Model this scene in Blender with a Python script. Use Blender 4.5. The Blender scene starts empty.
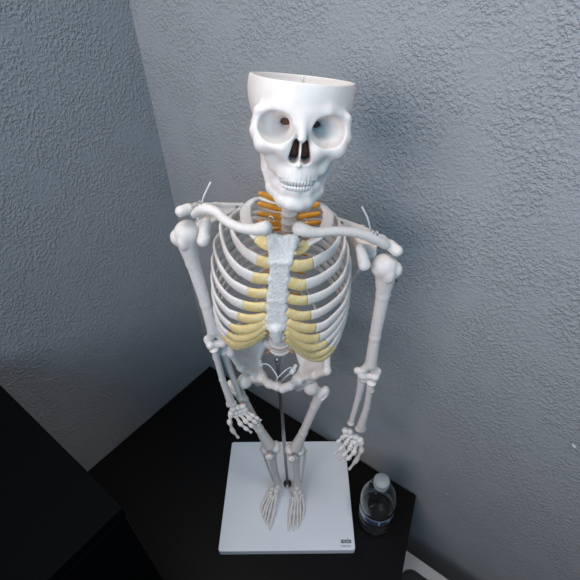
import bpy, math, random
import numpy as np
from mathutils import Matrix, Vector

random.seed(4)
scene = bpy.context.scene
COL = scene.collection

# ------------------------------------------------------------------ camera
CAM_H = 0.92                       # height of the camera above the desk top
F_PX = 430.0                       # focal length for a 580 px wide frame
_down = np.array([24.0, 544.0, F_PX]); _down /= np.linalg.norm(_down)
_fwd = np.array([8.0, -365.0, F_PX]); _fwd -= _fwd.dot(_down) * _down; _fwd /= np.linalg.norm(_fwd)
_right = np.cross(_down, _fwd)
if _right[0] < 0: _right = -_right
RW = np.array([_right, _fwd, -_down])          # world axes seen from the camera (x right, y image-down, z forward)

def at(px, py, y=None, z=None):
    """world point where the ray through a photo pixel meets the plane y=... or z=..."""
    r = RW @ np.array([px - 290.0, py - 290.0, F_PX])
    t = (z - CAM_H) / r[2] if z is not None else y / r[1]
    return np.array([0, 0, CAM_H]) + t * r

cam_data = bpy.data.cameras.new('camera')
cam_data.sensor_width = 36.0
cam_data.lens = 36.0 * F_PX / 580.0
cam_data.clip_start = 0.01
cam = bpy.data.objects.new('camera', cam_data); COL.objects.link(cam)
_m = np.eye(4)
_m[:3, 0] = RW @ np.array([1.0, 0, 0]); _m[:3, 1] = RW @ np.array([0, -1.0, 0]); _m[:3, 2] = RW @ np.array([0, 0, -1.0])
_m[:3, 3] = (0, 0, CAM_H)
cam.matrix_world = Matrix(_m.tolist())
scene.camera = cam

# ------------------------------------------------------------------ light
world = bpy.data.worlds.new('world'); scene.world = world
world.use_nodes = True
bg = world.node_tree.nodes['Background']
bg.inputs[0].default_value = (0.52, 0.68, 0.90, 1); bg.inputs[1].default_value = 0.015

def area(name, loc, target, size, power, color, size_y=None, spread=180):
    l = bpy.data.lights.new(name, 'AREA'); l.energy = power; l.color = color
    l.shape = 'RECTANGLE'; l.size = size; l.size_y = size_y or size; l.spread = math.radians(spread)
    o = bpy.data.objects.new(name, l); COL.objects.link(o); o.location = loc
    d = Vector(target) - Vector(loc)
    o.rotation_euler = d.to_track_quat('-Z', 'Y').to_euler()
    return o
area('ceiling_lamp', (-0.33, 0.26, 1.60), (-0.30, 0.32, 0.0), 0.35, 3.7, (0.84, 0.92, 1.0))
area('fill_corner', (-0.20, 0.58, 1.70), (-0.10, 0.50, 0.0), 0.3, 1.3, (1.0, 0.78, 0.45))  # added warm fill high in the corner, brightens the upper walls
area('fill_right', (0.46, -0.06, 1.62), (0.72, -0.10, 0.0), 0.35, 3.6, (1.0, 0.95, 0.93), spread=125)  # added grazing fill, lifts the right wall, its bumps and the board
area('key_left', (-0.75, -0.75, 1.30), (0.10, 0.40, 0.92), 1.0, 4.3, (1.0, 0.90, 0.89), 0.8, spread=90)  # unseen warm key from the left, fitted to the tones; no known window
area('fill_front', (0.15, -1.0, 1.30), (0.0, 0.45, 0.90), 0.7, 1.9, (0.14, 0.62, 1.0), spread=90)  # added blue frontal fill behind the camera, no known window there

scene.view_settings.view_transform = 'Standard'
scene.view_settings.look = 'None'
scene.view_settings.gamma = 1
scene.view_settings.use_curve_mapping = False
scene.view_settings.exposure = 0.0

# ------------------------------------------------------------------ materials
def new_mat(name, color, rough=0.5, metal=0.0, spec=0.5, sss=0.0, trans=0.0, ior=1.45, coat=0.0):
    m = bpy.data.materials.new(name); m.use_nodes = True
    b = m.node_tree.nodes['Principled BSDF']
    b.inputs['Base Color'].default_value = (*color, 1)
    b.inputs['Roughness'].default_value = rough
    b.inputs['Metallic'].default_value = metal
    b.inputs['Specular IOR Level'].default_value = spec
    b.inputs['IOR'].default_value = ior
    b.inputs['Transmission Weight'].default_value = trans
    b.inputs['Coat Weight'].default_value = coat
    if sss:
        b.inputs['Subsurface Weight'].default_value = sss
        b.inputs['Subsurface Radius'].default_value = (1.0, 0.5, 0.3)
        b.inputs['Subsurface Scale'].default_value = 0.004
    return m

def add_noise(m, scale, bump, col2=None, dist=0.0005, detail=4, lo=0.45, hi=0.62):
    nt = m.node_tree; N = nt.nodes; L = nt.links; b = N['Principled BSDF']
    tc = N.new('ShaderNodeTexCoord'); nz = N.new('ShaderNodeTexNoise')
    nz.inputs['Scale'].default_value = scale; nz.inputs['Detail'].default_value = detail
    L.new(tc.outputs['Object'], nz.inputs['Vector'])
    if bump:
        bp = N.new('ShaderNodeBump'); bp.inputs['Strength'].default_value = bump; bp.inputs['Distance'].default_value = dist
        L.new(nz.outputs['Fac'], bp.inputs['Height']); L.new(bp.outputs['Normal'], b.inputs['Normal'])
    if col2:
        rp = N.new('ShaderNodeValToRGB')
        rp.color_ramp.elements[0].position = lo; rp.color_ramp.elements[1].position = hi
        rp.color_ramp.elements[0].color = b.inputs['Base Color'].default_value
        rp.color_ramp.elements[1].color = (*col2, 1)
        L.new(nz.outputs['Fac'], rp.inputs['Fac']); L.new(rp.outputs['Color'], b.inputs['Base Color'])
    return m

M_BONE = add_noise(new_mat('bone_plastic', (0.84, 0.78, 0.745), 0.42, sss=0.2), 240, 0.5, (0.80, 0.735, 0.69))
M_SKULL = add_noise(new_mat('skull_plastic', (0.86, 0.80, 0.765), 0.38, sss=0.25), 150, 0.12, (0.84, 0.775, 0.735))
M_STERNUM = add_noise(new_mat('sternum_plastic', (0.80, 0.785, 0.76), 0.5, sss=0.15), 330, 0.8, (0.72, 0.70, 0.67), 0.0012)
M_CART = add_noise(new_mat('cartilage_yellow', (0.80, 0.61, 0.27), 0.42, sss=0.2), 200, 0.3, (0.84, 0.69, 0.40))
M_NERVE = add_noise(new_mat('nerve_orange', (0.80, 0.36, 0.045), 0.45), 200, 0.2, (0.70, 0.27, 0.03))
M_DISC = add_noise(new_mat('disc_brown', (0.60, 0.40, 0.33), 0.5), 200, 0.2)
M_CAVITY_SHADE = new_mat('brown_cavity_shade', (0.13, 0.055, 0.035), 0.7)  # dark brown standing in for shade inside the nose and eye sockets
M_TOOTH = new_mat('tooth_white', (0.86, 0.82, 0.78), 0.3)
M_METAL = new_mat('chrome_metal', (0.55, 0.54, 0.54), 0.3, metal=1.0)
M_DARKMETAL = new_mat('dark_metal', (0.12, 0.12, 0.13), 0.35, metal=1.0)
M_BOARD = add_noise(new_mat('white_laminate', (0.84, 0.87, 0.93), 0.35, spec=0.5), 500, 0.1)
M_DESK = add_noise(new_mat('black_desk', (0.004, 0.004, 0.0045), 0.42, spec=0.14), 350, 0.15)
M_BLACK = new_mat('black_plastic', (0.002, 0.0024, 0.003), 0.6, spec=0.05)
M_SCREEN = new_mat('black_screen', (0.002, 0.003, 0.0035), 0.12, spec=0.3)
M_GREY = new_mat('light_grey_plastic', (0.42, 0.41, 0.42), 0.5)
M_STRIP = new_mat('grey_strip', (0.05, 0.052, 0.058), 0.5)
M_CORD = new_mat('white_cord', (0.82, 0.82, 0.82), 0.4)
M_INK = new_mat('black_ink', (0.008, 0.008, 0.02), 0.5)
M_INK2 = new_mat('grey_ink', (0.22, 0.24, 0.28), 0.5)
M_PET = new_mat('clear_plastic', (0.97, 0.99, 1.0), 0.04, trans=1.0, ior=1.38)
M_CAP = new_mat('cap_plastic', (0.36, 0.40, 0.43), 0.4, sss=0.1)
M_LABEL = add_noise(new_mat('label_blue', (0.012, 0.04, 0.12), 0.35), 60, 0, None)
M_LABELW = new_mat('label_white', (0.40, 0.48, 0.56), 0.4)
M_CHIP = new_mat('white_filler', (0.75, 0.76, 0.78), 0.7)

def wall_mat(name, color):
    m = new_mat(name, color, 0.62, spec=0.28)
    nt = m.node_tree; N = nt.nodes; L = nt.links; b = N['Principled BSDF']
    tc = N.new('ShaderNodeTexCoord')
    n1 = N.new('ShaderNodeTexNoise'); n1.inputs['Scale'].default_value = 210; n1.inputs['Detail'].default_value = 2.0
    n1.inputs['Roughness'].default_value = 0.55
    n0 = N.new('ShaderNodeTexNoise'); n0.inputs['Scale'].default_value = 16; n0.inputs['Detail'].default_value = 2
    r1 = N.new('ShaderNodeValToRGB'); r1.color_ramp.elements[0].position = 0.44; r1.color_ramp.elements[1].position = 0.64
    r0 = N.new('ShaderNodeMapRange'); r0.inputs['From Min'].default_value = 0.36; r0.inputs['From Max'].default_value = 0.58
    r0.inputs['To Min'].default_value = 0.25
    mu = N.new('ShaderNodeMath'); mu.operation = 'MULTIPLY'
    n2 = N.new('ShaderNodeTexNoise'); n2.inputs['Scale'].default_value = 420; n2.inputs['Detail'].default_value = 2
    ad = N.new('ShaderNodeMath'); ad.operation = 'MULTIPLY_ADD'; ad.inputs[1].default_value = 0.25
    bp = N.new('ShaderNodeBump'); bp.inputs['Strength'].default_value = 0.55; bp.inputs['Distance'].default_value = 0.0028
    for n in (n0, n1, n2): L.new(tc.outputs['Object'], n.inputs['Vector'])
    L.new(n1.outputs['Fac'], r1.inputs['Fac']); L.new(n0.outputs['Fac'], r0.inputs['Value'])
    L.new(r1.outputs['Color'], mu.inputs[0]); L.new(r0.outputs['Result'], mu.inputs[1])
    L.new(n2.outputs['Fac'], ad.inputs[0]); L.new(mu.outputs[0], ad.inputs[2])
    L.new(ad.outputs[0], bp.inputs['Height']); L.new(bp.outputs['Normal'], b.inputs['Normal'])
    return m
M_WALL = wall_mat('grey_wall_paint', (0.34, 0.355, 0.375))
M_FLOOR = add_noise(new_mat('dark_carpet', (0.02, 0.02, 0.022), 0.95), 300, 0.6)

# ------------------------------------------------------------------ helpers
ORG = {}
def link_obj(name, data, parent=None, loc=(0, 0, 0)):
    o = bpy.data.objects.new(name, data); COL.objects.link(o)
    loc = np.array(loc, float)
    if parent is not None:
        o.parent = parent
        o.location = loc - ORG[parent.name]
    else:
        o.location = loc
    ORG[o.name] = loc
    return o

def make_mesh(name, verts, faces, mat, smooth=True):
    me = bpy.data.meshes.new(name)
    me.from_pydata([tuple(map(float, v)) for v in verts], [], [tuple(map(int, f)) for f in faces])
    me.update()
    if smooth:
        me.polygons.foreach_set('use_smooth', [True] * len(me.polygons))
    mats = mat if isinstance(mat, (list, tuple)) else [mat]
    for m in mats: me.materials.append(m)
    return me

def put(name, vf, mat, parent=None, smooth=True, origin=None):
    v, f = vf; v = np.asarray(v, float)
    c = (v.min(0) + v.max(0)) / 2 if origin is None else np.array(origin, float)
    return link_obj(name, make_mesh(name, v - c, f, mat, smooth), parent, c)

def bevel(o, w, seg=3):
    b = o.modifiers.new('bevel', 'BEVEL'); b.width = w; b.segments = seg; b.limit_method = 'ANGLE'
    return o

def join(*vfs):
    V = []; Fc = []; n = 0
    for v, f in vfs:
        V.append(np.asarray(v, float)); Fc += [tuple(i + n for i in q) for q in f]; n += len(v)
    return np.vstack(V), Fc

def thing(name, label, cat, loc, group=None):
    o = link_obj(name, None, None, loc); tag(o, label, cat, group); o.empty_display_size = 0.02
    return o
def tag(o, label, cat, group=None):
    o['label'] = label; o['category'] = cat
    if group: o['group'] = group
def structure(o): o['kind'] = 'structure'; return o

def prism(poly, z0, z1):
    n = len(poly)
    v = [(x, y, z0) for x, y in poly] + [(x, y, z1) for x, y in poly]
    f = [tuple(range(n - 1, -1, -1)), tuple(range(n, 2 * n))] + [(i, (i + 1) % n, n + (i + 1) % n, n + i) for i in range(n)]
    return np.array(v, float), f

def obox(c, ax, size):
    """box with centre c, axes rows of ax, full size"""
    c = np.array(c, float); ax = np.array(ax, float); s = np.array(size) / 2
    v = [c + ax[0] * s[0] * i + ax[1] * s[1] * j + ax[2] * s[2] * k for k in (-1, 1) for (i, j) in ((-1, -1), (1, -1), (1, 1), (-1, 1))]
    f = [(3, 2, 1, 0), (4, 5, 6, 7), (0, 1, 5, 4), (1, 2, 6, 5), (2, 3, 7, 6), (3, 0, 4, 7)]
    if np.linalg.det(ax) < 0: f = [q[::-1] for q in f]
    return np.array(v), f

def catmull(P, n=8):
    P = np.array(P, float); Q = np.vstack([2 * P[0] - P[1], P, 2 * P[-1] - P[-2]]); out = []
    for i in range(1, len(Q) - 2):
        a, b, c, d = Q[i - 1:i + 3]
        for k in range(n):
            t = k / n
            out.append(0.5 * (2 * b + (c - a) * t + (2 * a - 5 * b + 4 * c - d) * t * t + (3 * b - a - 3 * c + d) * t ** 3))
    out.append(P[-1]); return np.array(out)

def sweep(path, ra, rb=None, normal=None, seg=12, cap=True):
    """tube along path; ra = half size along the normal direction, rb = along the binormal"""
    P = np.array(path, float); n = len(P)
    ra = np.broadcast_to(np.array(ra, float), (n,)) if np.ndim(ra) else np.full(n, ra)
    rb = ra if rb is None else (np.broadcast_to(np.array(rb, float), (n,)) if np.ndim(rb) else np.full(n, rb))
    T = np.gradient(P, axis=0); T /= np.linalg.norm(T, axis=1)[:, None]
    if normal is None:
        a = np.array([0, 0, 1.0]) if abs(T[0][2]) < 0.8 else np.array([1.0, 0, 0])
        Nn = [a - a.dot(T[0]) * T[0]]
        for i in range(1, n):
            v = Nn[-1] - Nn[-1].dot(T[i]) * T[i]; Nn.append(v)
        Nn = np.array(Nn)
    else:
        Nn = np.broadcast_to(np.array(normal, float), (n, 3)); Nn = Nn - (Nn * T).sum(1)[:, None] * T
    Nn = Nn / np.linalg.norm(Nn, axis=1)[:, None]
    B = np.cross(T, Nn)
    V = []
    for i in range(n):
        for k in range(seg):
            a = 2 * math.pi * k / seg
            V.append(P[i] + Nn[i] * ra[i] * math.cos(a) + B[i] * rb[i] * math.sin(a))
    Fc = [(i * seg + k, i * seg + (k + 1) % seg, (i + 1) * seg + (k + 1) % seg, (i + 1) * seg + k) for i in range(n - 1) for k in range(seg)]
    if cap:
        V.append(P[0] - T[0] * ra[0] * 0.5); V.append(P[-1] + T[-1] * ra[-1] * 0.5)
        a, b = n * seg, n * seg + 1
        Fc += [(a, (k + 1) % seg, k) for k in range(seg)] + [(b, (n - 1) * seg + k, (n - 1) * seg + (k + 1) % seg) for k in range(seg)]
    return np.array(V), Fc

def lathe(profile, seg=24):
    V = []; Fc = []; n = len(profile)
    for r, z in profile:
        for k in range(seg):
            a = 2 * math.pi * k / seg; V.append((r * math.cos(a), r * math.sin(a), z))
    for i in range(n - 1):
        for k in range(seg):
            Fc.append((i * seg + k, i * seg + (k + 1) % seg, (i + 1) * seg + (k + 1) % seg, (i + 1) * seg + k))
    Fc.append(tuple(range(seg - 1, -1, -1))); Fc.append(tuple((n - 1) * seg + k for k in range(seg)))
    return np.array(V, float), Fc

# ------------------------------------------------------------------ implicit surfaces for the bones
def smin(a, b, k):
    if k <= 0: return np.minimum(a, b)
    h = np.clip(0.5 + 0.5 * (b - a) / k, 0, 1)
    return b + (a - b) * h - k * h * (1 - h)

def prim(G, p):
    t = p[0]
    if t == 'c':                                   # tapered capsule a, b, ra, rb
        a = np.array(p[1], np.float32); b = np.array(p[2], np.float32); ba = b - a
        d = [G[i] - a[i] for i in range(3)]
        h = np.clip((d[0] * ba[0] + d[1] * ba[1] + d[2] * ba[2]) / max(ba.dot(ba), 1e-12), 0, 1)
        return np.sqrt((d[0] - h * ba[0]) ** 2 + (d[1] - h * ba[1]) ** 2 + (d[2] - h * ba[2]) ** 2) - (p[3] + (p[4] - p[3]) * h)
    if t == 'e':                                   # ellipsoid centre, radii, optional axes
        c = p[1]; r = p[2]; d = [G[i] - np.float32(c[i]) for i in range(3)]
        if len(p) > 3 and p[3] is not None:
            A = np.array(p[3], np.float32); d = [d[0] * A[i][0] + d[1] * A[i][1] + d[2] * A[i][2] for i in range(3)]
        k0 = np.sqrt((d[0] / r[0]) ** 2 + (d[1] / r[1]) ** 2 + (d[2] / r[2]) ** 2)
        k1 = np.sqrt((d[0] / r[0] ** 2) ** 2 + (d[1] / r[1] ** 2) ** 2 + (d[2] / r[2] ** 2) ** 2) + 1e-9
        return k0 * (k0 - 1) / k1
    if t == 't':                                   # triangle a, b, c with thickness r
        a, b, c = [np.array(q, float) for q in p[1:4]]; r = p[4]
        n = np.cross(b - a, c - a); n /= np.linalg.norm(n)
        d = np.stack([G[0] - a[0], G[1] - a[1], G[2] - a[2]], -1)
        pl = d @ n.astype(np.float32)
        def seg(u, v, q):
            e = v - u; dd = q; h = np.clip((dd @ e) / e.dot(e), 0, 1)
            w = dd - h[..., None] * e; return (w * w).sum(-1)
        da = seg(a, b, d); db = seg(b, c, d - (b - a)); dc = seg(c, a, d - (c - a))
        s1 = (d @ np.cross(n, b - a)) >= 0; s2 = ((d - (b - a)) @ np.cross(n, c - b)) >= 0; s3 = ((d - (c - a)) @ np.cross(n, a - c)) >= 0
        inside = s1 & s2 & s3
        return np.sqrt(np.where(inside, pl * pl, np.minimum(np.minimum(da, db), dc))) - r

def pbounds(p):
    if p[0] == 'c': return np.minimum(np.array(p[1]) - p[3], np.array(p[2]) - p[4]), np.maximum(np.array(p[1]) + p[3], np.array(p[2]) + p[4])
    if p[0] == 'e': r = max(p[2]); return np.array(p[1]) - r, np.array(p[1]) + r
    q = np.array(p[1:4]); return q.min(0) - p[4], q.max(0) + p[4]

def nets(D, lo, h):
    """surface nets over a distance grid"""
    S = D < 0
    nx, ny, nz = D.shape
    c = [S[i:nx - 1 + i, j:ny - 1 + j, k:nz - 1 + k] for i in (0, 1) for j in (0, 1) for k in (0, 1)]
    al = np.logical_and.reduce(c); an = np.logical_or.reduce(c); act = an & ~al
    I = np.argwhere(act); idx = -np.ones(act.shape, int); idx[act] = np.arange(len(I))
    acc = np.zeros((len(I), 3)); cnt = np.zeros(len(I))
    corners = [(i, j, k) for i in (0, 1) for j in (0, 1) for k in (0, 1)]
    for a in corners:
        for ax in range(3):
            if a[ax]: continue
            b = list(a); b[ax] = 1
            da = D[I[:, 0] + a[0], I[:, 1] + a[1], I[:, 2] + a[2]]; db = D[I[:, 0] + b[0], I[:, 1] + b[1], I[:, 2] + b[2]]
            m = (da < 0) != (db < 0)
            t = np.where(m, da / np.where(m, da - db, 1), 0)
            p = np.tile(np.array(a, float), (len(I), 1)); p[:, ax] += t
            acc[m] += p[m]; cnt[m] += 1
    V = lo + (I + acc / cnt[:, None]) * h
    Fc = []
    for ax in range(3):
        o1, o2 = [(1, 2), (2, 0), (0, 1)][ax]
        sl0 = [slice(1, -1)] * 3; sl0[ax] = slice(0, -1); sl1 = [slice(1, -1)] * 3; sl1[ax] = slice(1, None)
        A = S[tuple(sl0)]; B = S[tuple(sl1)]
        for flip, m in ((False, A & ~B), (True, ~A & B)):
            E = np.argwhere(m)
            if not len(E): continue
            off = np.ones(3, int); off[ax] = 0; E = E + off
            q = []
            for (u, w) in ((-1, -1), (0, -1), (0, 0), (-1, 0)):
                e = E.copy(); e[:, o1] += u; e[:, o2] += w; q.append(idx[e[:, 0], e[:, 1], e[:, 2]])
            q = np.stack(q, 1)
            if flip: q = q[:, ::-1]
            Fc.append(q)
    return V, np.vstack(Fc)

def bone(pos, k=0.003, h=0.0009, neg=(), kneg=0.001, frame=None, noise=0.0, extra=None):
    """union of prims (each may end with its own blend radius via dict), minus prims"""
    lo = np.min([pbounds(p)[0] for p in pos], 0) - 3 * h; hi = np.max([pbounds(p)[1] for p in pos], 0) + 3 * h
    ax = [np.arange(lo[i], hi[i] + h, h, dtype=np.float32) for i in range(3)]
    G = np.meshgrid(*ax, indexing='ij')
    D = None
    for p in pos:
        d = prim(G, p); D = d if D is None else smin(D, d, k)
    for p in neg:
        D = -smin(-D, prim(G, p), kneg)
    if extra is not None: D = extra(G, D)
    if noise:
        q = 900.0
        D = D + noise * (np.sin(G[0] * q + 2 * np.sin(G[2] * q * .7)) * np.sin(G[1] * q * 1.1 + 1) * np.sin(G[2] * q * .9 + 2 * np.sin(G[0] * q * .6)))
    V, Fc = nets(D, lo, h)
    if frame is not None:
        o, A = frame                                # A rows = local axes in world
        V = np.array(o) + V @ np.array(A)
    return V, Fc

def unit(v): v = np.array(v, float); return v / np.linalg.norm(v)
def frame3(w, u_hint):
    w = unit(w); u = np.array(u_hint, float); u = unit(u - u.dot(w) * w); v = np.cross(w, u); return np.array([u, v, w])
def rotm(ax, deg):
    return np.array(Matrix.Rotation(math.radians(deg), 3, ax))
def flat(o):
    for p in o.data.polygons: p.use_smooth = False
    return o

# ------------------------------------------------------------------ room
CX, CY = -0.273, 0.825                       # the room corner
A_DIR = np.array([0.806, -0.592]); A_DIR /= np.linalg.norm(A_DIR)     # along the right wall
B_DIR = np.array([-A_DIR[1] * -1, 0.0])
B_DIR = np.array([A_DIR[1], -A_DIR[0]])      # along the left wall, towards the camera side
C0 = np.array([CX, CY])
Z_FLOOR, Z_TOP = -0.74, 1.75
def slab(p, d, n, length, z0, z1, th=0.08):
    a = p - 0.0 * d; b = p + d * length
    return prism([tuple(a), tuple(b), tuple(b + n * th), tuple(a + n * th)], z0, z1)
wr = put('wall_right', slab(C0 - A_DIR * 0.08, A_DIR, -B_DIR, 2.4, Z_FLOOR, Z_TOP), M_WALL, smooth=False); structure(wr)
wl = put('wall_left', slab(C0, B_DIR, -A_DIR, 2.2, Z_FLOOR, Z_TOP), M_WALL, smooth=False); structure(wl)
fl = put('floor', prism([tuple(C0 + A_DIR * 2.3), tuple(C0), tuple(C0 + B_DIR * 2.2), tuple(C0 + B_DIR * 2.2 + A_DIR * 2.3)], Z_FLOOR - 0.05, Z_FLOOR), M_FLOOR, smooth=False); structure(fl)

def wall_point(px, py, eps=0.0):
    """point of the right wall seen at a photo pixel"""
    r = RW @ np.array([px - 290.0, py - 290.0, F_PX]); n = np.array([B_DIR[0], B_DIR[1], 0])
    t = (n[:2].dot(C0)) / n.dot(r); return np.array([0, 0, CAM_H]) + t * r + n * eps
for (px, py, sz, nn) in ((574, 446, 0.006, 7), (447, 494, 0.0022, 5)):
    c = wall_point(px, py, 0.0002); U = np.array([A_DIR[0], A_DIR[1], 0]); W = np.array([0, 0, 1.0]); Nn = np.array([B_DIR[0], B_DIR[1], 0])
    pts = []
    for i in range(nn):
        a = 2 * math.pi * i / nn; r = sz * random.uniform(0.45, 1.0) * (1.3 if i % 2 else 0.8)
        pts.append((r * math.cos(a), 0.6 * r * math.sin(a) - 0.3 * r * math.cos(a)))
    v = [c + U * x + W * y for x, y in pts] + [c + U * x * .8 + W * y * .8 + Nn * 0.0006 for x, y in pts]
    f = [tuple(range(nn, 2 * nn))] + [(i, (i + 1) % nn, nn + (i + 1) % nn, nn + i) for i in range(nn)]
    ch = put('filler_spot', (v, f), M_CHIP, wr, smooth=False)

# ------------------------------------------------------------------ desk
dr0 = at(417, 494, z=0)[:2]; dr1 = at(402, 578, z=0)[:2]
dd = dr1 - dr0
far_r = dr0 + dd * 3.3
far_l = C0 + B_DIR * 0.58; ret = C0 + B_DIR * 1.12
gap = 0.002
ins = lambda p: p + A_DIR * gap + B_DIR * gap
top_poly = [tuple(ins(C0)), tuple(ret + A_DIR * gap), tuple(ret + A_DIR * 0.43), tuple(far_l + A_DIR * 0.43), tuple(far_r), tuple(dr0 + B_DIR * 0.004)]
desk = thing('desk', 'black corner desk against both grey walls, under the skeleton stand and bottle', 'desk', (-0.1, 0.4, Z_FLOOR))
bevel(put('desk_top', prism(top_poly, -0.028, 0.0), M_DESK, desk, smooth=False), 0.0015, 2)
for p in (ins(C0) + (A_DIR + B_DIR) * 0.05, dr0 - A_DIR * 0.08 + B_DIR * 0.05, ret + (A_DIR - B_DIR) * 0.05, ret + A_DIR * 0.38 - B_DIR * 0.05, far_r - A_DIR * 0.05 - B_DIR * 0.05):
    bevel(put('leg', obox((p[0], p[1], (Z_FLOOR - 0.028) / 2), [[A_DIR[0], A_DIR[1], 0], [-A_DIR[1], A_DIR[0], 0], [0, 0, 1]], (0.04, 0.04, -0.028 - Z_FLOOR)), M_DESK, desk, smooth=False), 0.002, 2)

# ------------------------------------------------------------------ black cabinet at the left
ZT = 0.42
K = at(123, 506.5, z=ZT)
K2 = K[:2]
ax_m = np.array([[A_DIR[0], A_DIR[1], 0], [B_DIR[0], B_DIR[1], 0], [0, 0, 1.0]])
cw = (K2 - C0).dot(A_DIR) - 0.006; cl = 0.50
cab = thing('storage_cabinet', 'tall black storage cabinet standing on the desk against the left wall', 'cabinet', (K[0] - A_DIR[0] * cw / 2 + B_DIR[0] * cl / 2, K[1] - A_DIR[1] * cw / 2 + B_DIR[1] * cl / 2, 0.0))
cc = K2 - A_DIR * cw / 2 + B_DIR * cl / 2
bevel(put('cabinet_body', obox((cc[0] - A_DIR[0] * .006, cc[1] - A_DIR[1] * .006, (ZT - 0.016) / 2), ax_m, (cw - .016, cl - .004, ZT - 0.016)), M_BLACK, cab, smooth=False), 0.001, 1)
bevel(put('cabinet_top', obox((cc[0], cc[1], ZT - 0.008), ax_m, (cw, cl, 0.0158)), M_BLACK, cab, smooth=False), 0.0015, 2)
for k in (0, 1):
    dc = K2 + B_DIR * (cl * (.25 + .5 * k)) - A_DIR * 0.0075
    door = put('door', obox((dc[0], dc[1], (ZT - .02) / 2 + .002), ax_m, (0.012, cl / 2 - .004, ZT - 0.026)), M_BLACK, cab, smooth=False)
    bevel(door, 0.001, 1)
    hc = dc + A_DIR * 0.012 + B_DIR * (-0.04 + 0.08 * (k == 0))
    h_ = put('handle', obox((hc[0], hc[1], ZT - .10), ax_m, (0.012, 0.009, 0.10)), M_STRIP, door, smooth=False); bevel(h_, .002, 2)

# ------------------------------------------------------------------ grey cabinet-like bin right of the desk
ZS = -0.12
s0 = at(406.8, 550, z=ZS)[:2] - A_DIR * 0.012
ax_s = np.array([[A_DIR[0], A_DIR[1], 0], [B_DIR[0], B_DIR[1], 0], [0, 0, 1.0]])
shr = thing('paper_shredder', 'light grey paper shredder with black rounded top inset, right of the desk', 'shredder', (s0[0] + 0.05, s0[1] - 0.2, Z_FLOOR))
sc = np.array([*(s0 + A_DIR * 0.17 + B_DIR * 0.12), 0])
bevel(put('shredder_head', obox(sc + [0, 0, ZS - 0.06], ax_s, (0.34, 0.24, 0.12)), M_GREY, shr, smooth=False), 0.003, 2)
bevel(put('bin', obox(sc + [0, 0, (Z_FLOOR + ZS - 0.12) / 2], ax_s, (0.32, 0.22, ZS - 0.12 - Z_FLOOR)), M_BLACK, shr, smooth=False), 0.006, 3)
ip = []
iw, ih, ir = 0.292, 0.19, 0.022
for (sx, sy, a0) in ((1, 1, 0), (-1, 1, 90), (-1, -1, 180), (1, -1, 270)):
    for k in range(7):
        a = math.radians(a0 + k * 15); x = sx * (iw / 2 - ir) + ir * math.cos(a); y = sy * (ih / 2 - ir) + ir * math.sin(a)
        q = sc + ax_s[0] * x + ax_s[1] * (y + 0.002); ip.append((q[0], q[1]))
put('top_inset', prism(ip[::-1], ZS - 0.001, ZS + 0.0012), new_mat('inset_black', (0.012, 0.014, 0.018), 0.3), shr, smooth=False)

# ------------------------------------------------------------------ the skeleton model
ZB = 0.016                                      # top of the base board
sk = thing('skeleton_model', 'small white plastic human skeleton model with open skull on a white board stand', 'skeleton model', (-0.045, 0.455, 0.0))
bl = [at(232, 442, z=ZB), at(345, 441, z=ZB), at(355.5, 550, z=ZB), at(218, 551.5, z=ZB)]
def round_poly(P, r, n=5):
    out = []
    for i in range(len(P)):
        p = np.array(P[i][:2]); a = np.array(P[i - 1][:2]); b = np.array(P[(i + 1) % len(P)][:2])
        u = unit(a - p); w = unit(b - p)
        for k in range(n + 1):
            t = k / n; s = (1 - t) ** 2; e = t * t
            out.append(tuple(p + u * r * s + w * r * e))
    return out
bp = round_poly([np.append(q[:2], 0) for q in bl], 0.006)
bevel(put('base_board', prism(bp[::-1], 0.0, ZB), M_BOARD, sk, smooth=False), 0.0012, 2)

def text_part(name, body, loc, size, mat, parent, thick=0.0, sx=1.0, bold=0.0):
    cu = bpy.data.curves.new(name, 'FONT'); cu.body = body; cu.size = size; cu.extrude = 0.00015; cu.offset = bold
    cu.align_x = 'LEFT'
    tmp = bpy.data.objects.new(name + '_tmp', cu); COL.objects.link(tmp)
    dg = bpy.context.evaluated_depsgraph_get(); dg.update()
    me = bpy.data.meshes.new_from_object(tmp.evaluated_get(dg)); me.name = name
    bpy.data.objects.remove(tmp); me.materials.clear(); me.materials.append(mat)
    for v in me.vertices: v.co.x *= sx
    o = link_obj(name, me, parent, loc); return o
lp = at(341, 543, z=ZB)
logo = text_part('maker_logo', 'axis', (lp[0], lp[1], ZB + 0.0002), 0.0125, M_INK, sk, sx=1.05, bold=0.00028)
logo['label'] = 'black printed lettering axis'
lp2 = at(341, 547, z=ZB)
logo2 = text_part('maker_name', 'SCIENTIFIC', (lp2[0], lp2[1], ZB + 0.0002), 0.0040, M_INK2, sk, sx=0.98, bold=0.00004)
logo2['label'] = 'small grey printed lettering SCIENTIFIC'

# pole
pb = at(287.5, 484, z=ZB); ptop = at(277.5, 354, y=pb[1] - 0.004)
ptop = np.array([ptop[0], pb[1], 0.425])
pt_ = at(278, 366, y=pb[1]); pole_top = np.array([pt_[0], pt_[1], pt_[2] + 0.015])
put('pole', sweep([pb, pb * .5 + pole_top * .5, pole_top], [0.0034] * 3, seg=20), M_METAL, sk)
put('pole_socket', sweep([pb + [0, 0, -0.004], pb + [0, 0, 0.004], pb + [0, 0, 0.0045], pb + [0, 0, 0.013]], [0.0085, 0.0085, 0.0055, 0.0052], seg=24), M_DARKMETAL, sk)
put('socket_screw', sweep([pb + [0, -0.005, 0.011], pb + [0, -0.014, 0.011]], [0.003, 0.003], seg=12), M_METAL, sk)

# ---- spine (the skull's own axes come first: the neck ends at its base)
SK_O = at(303.5, 79, y=.398)
SK_A = rotm('Z', 1.5) @ rotm('Y', 7.5) @ rotm('X', -9)
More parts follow.
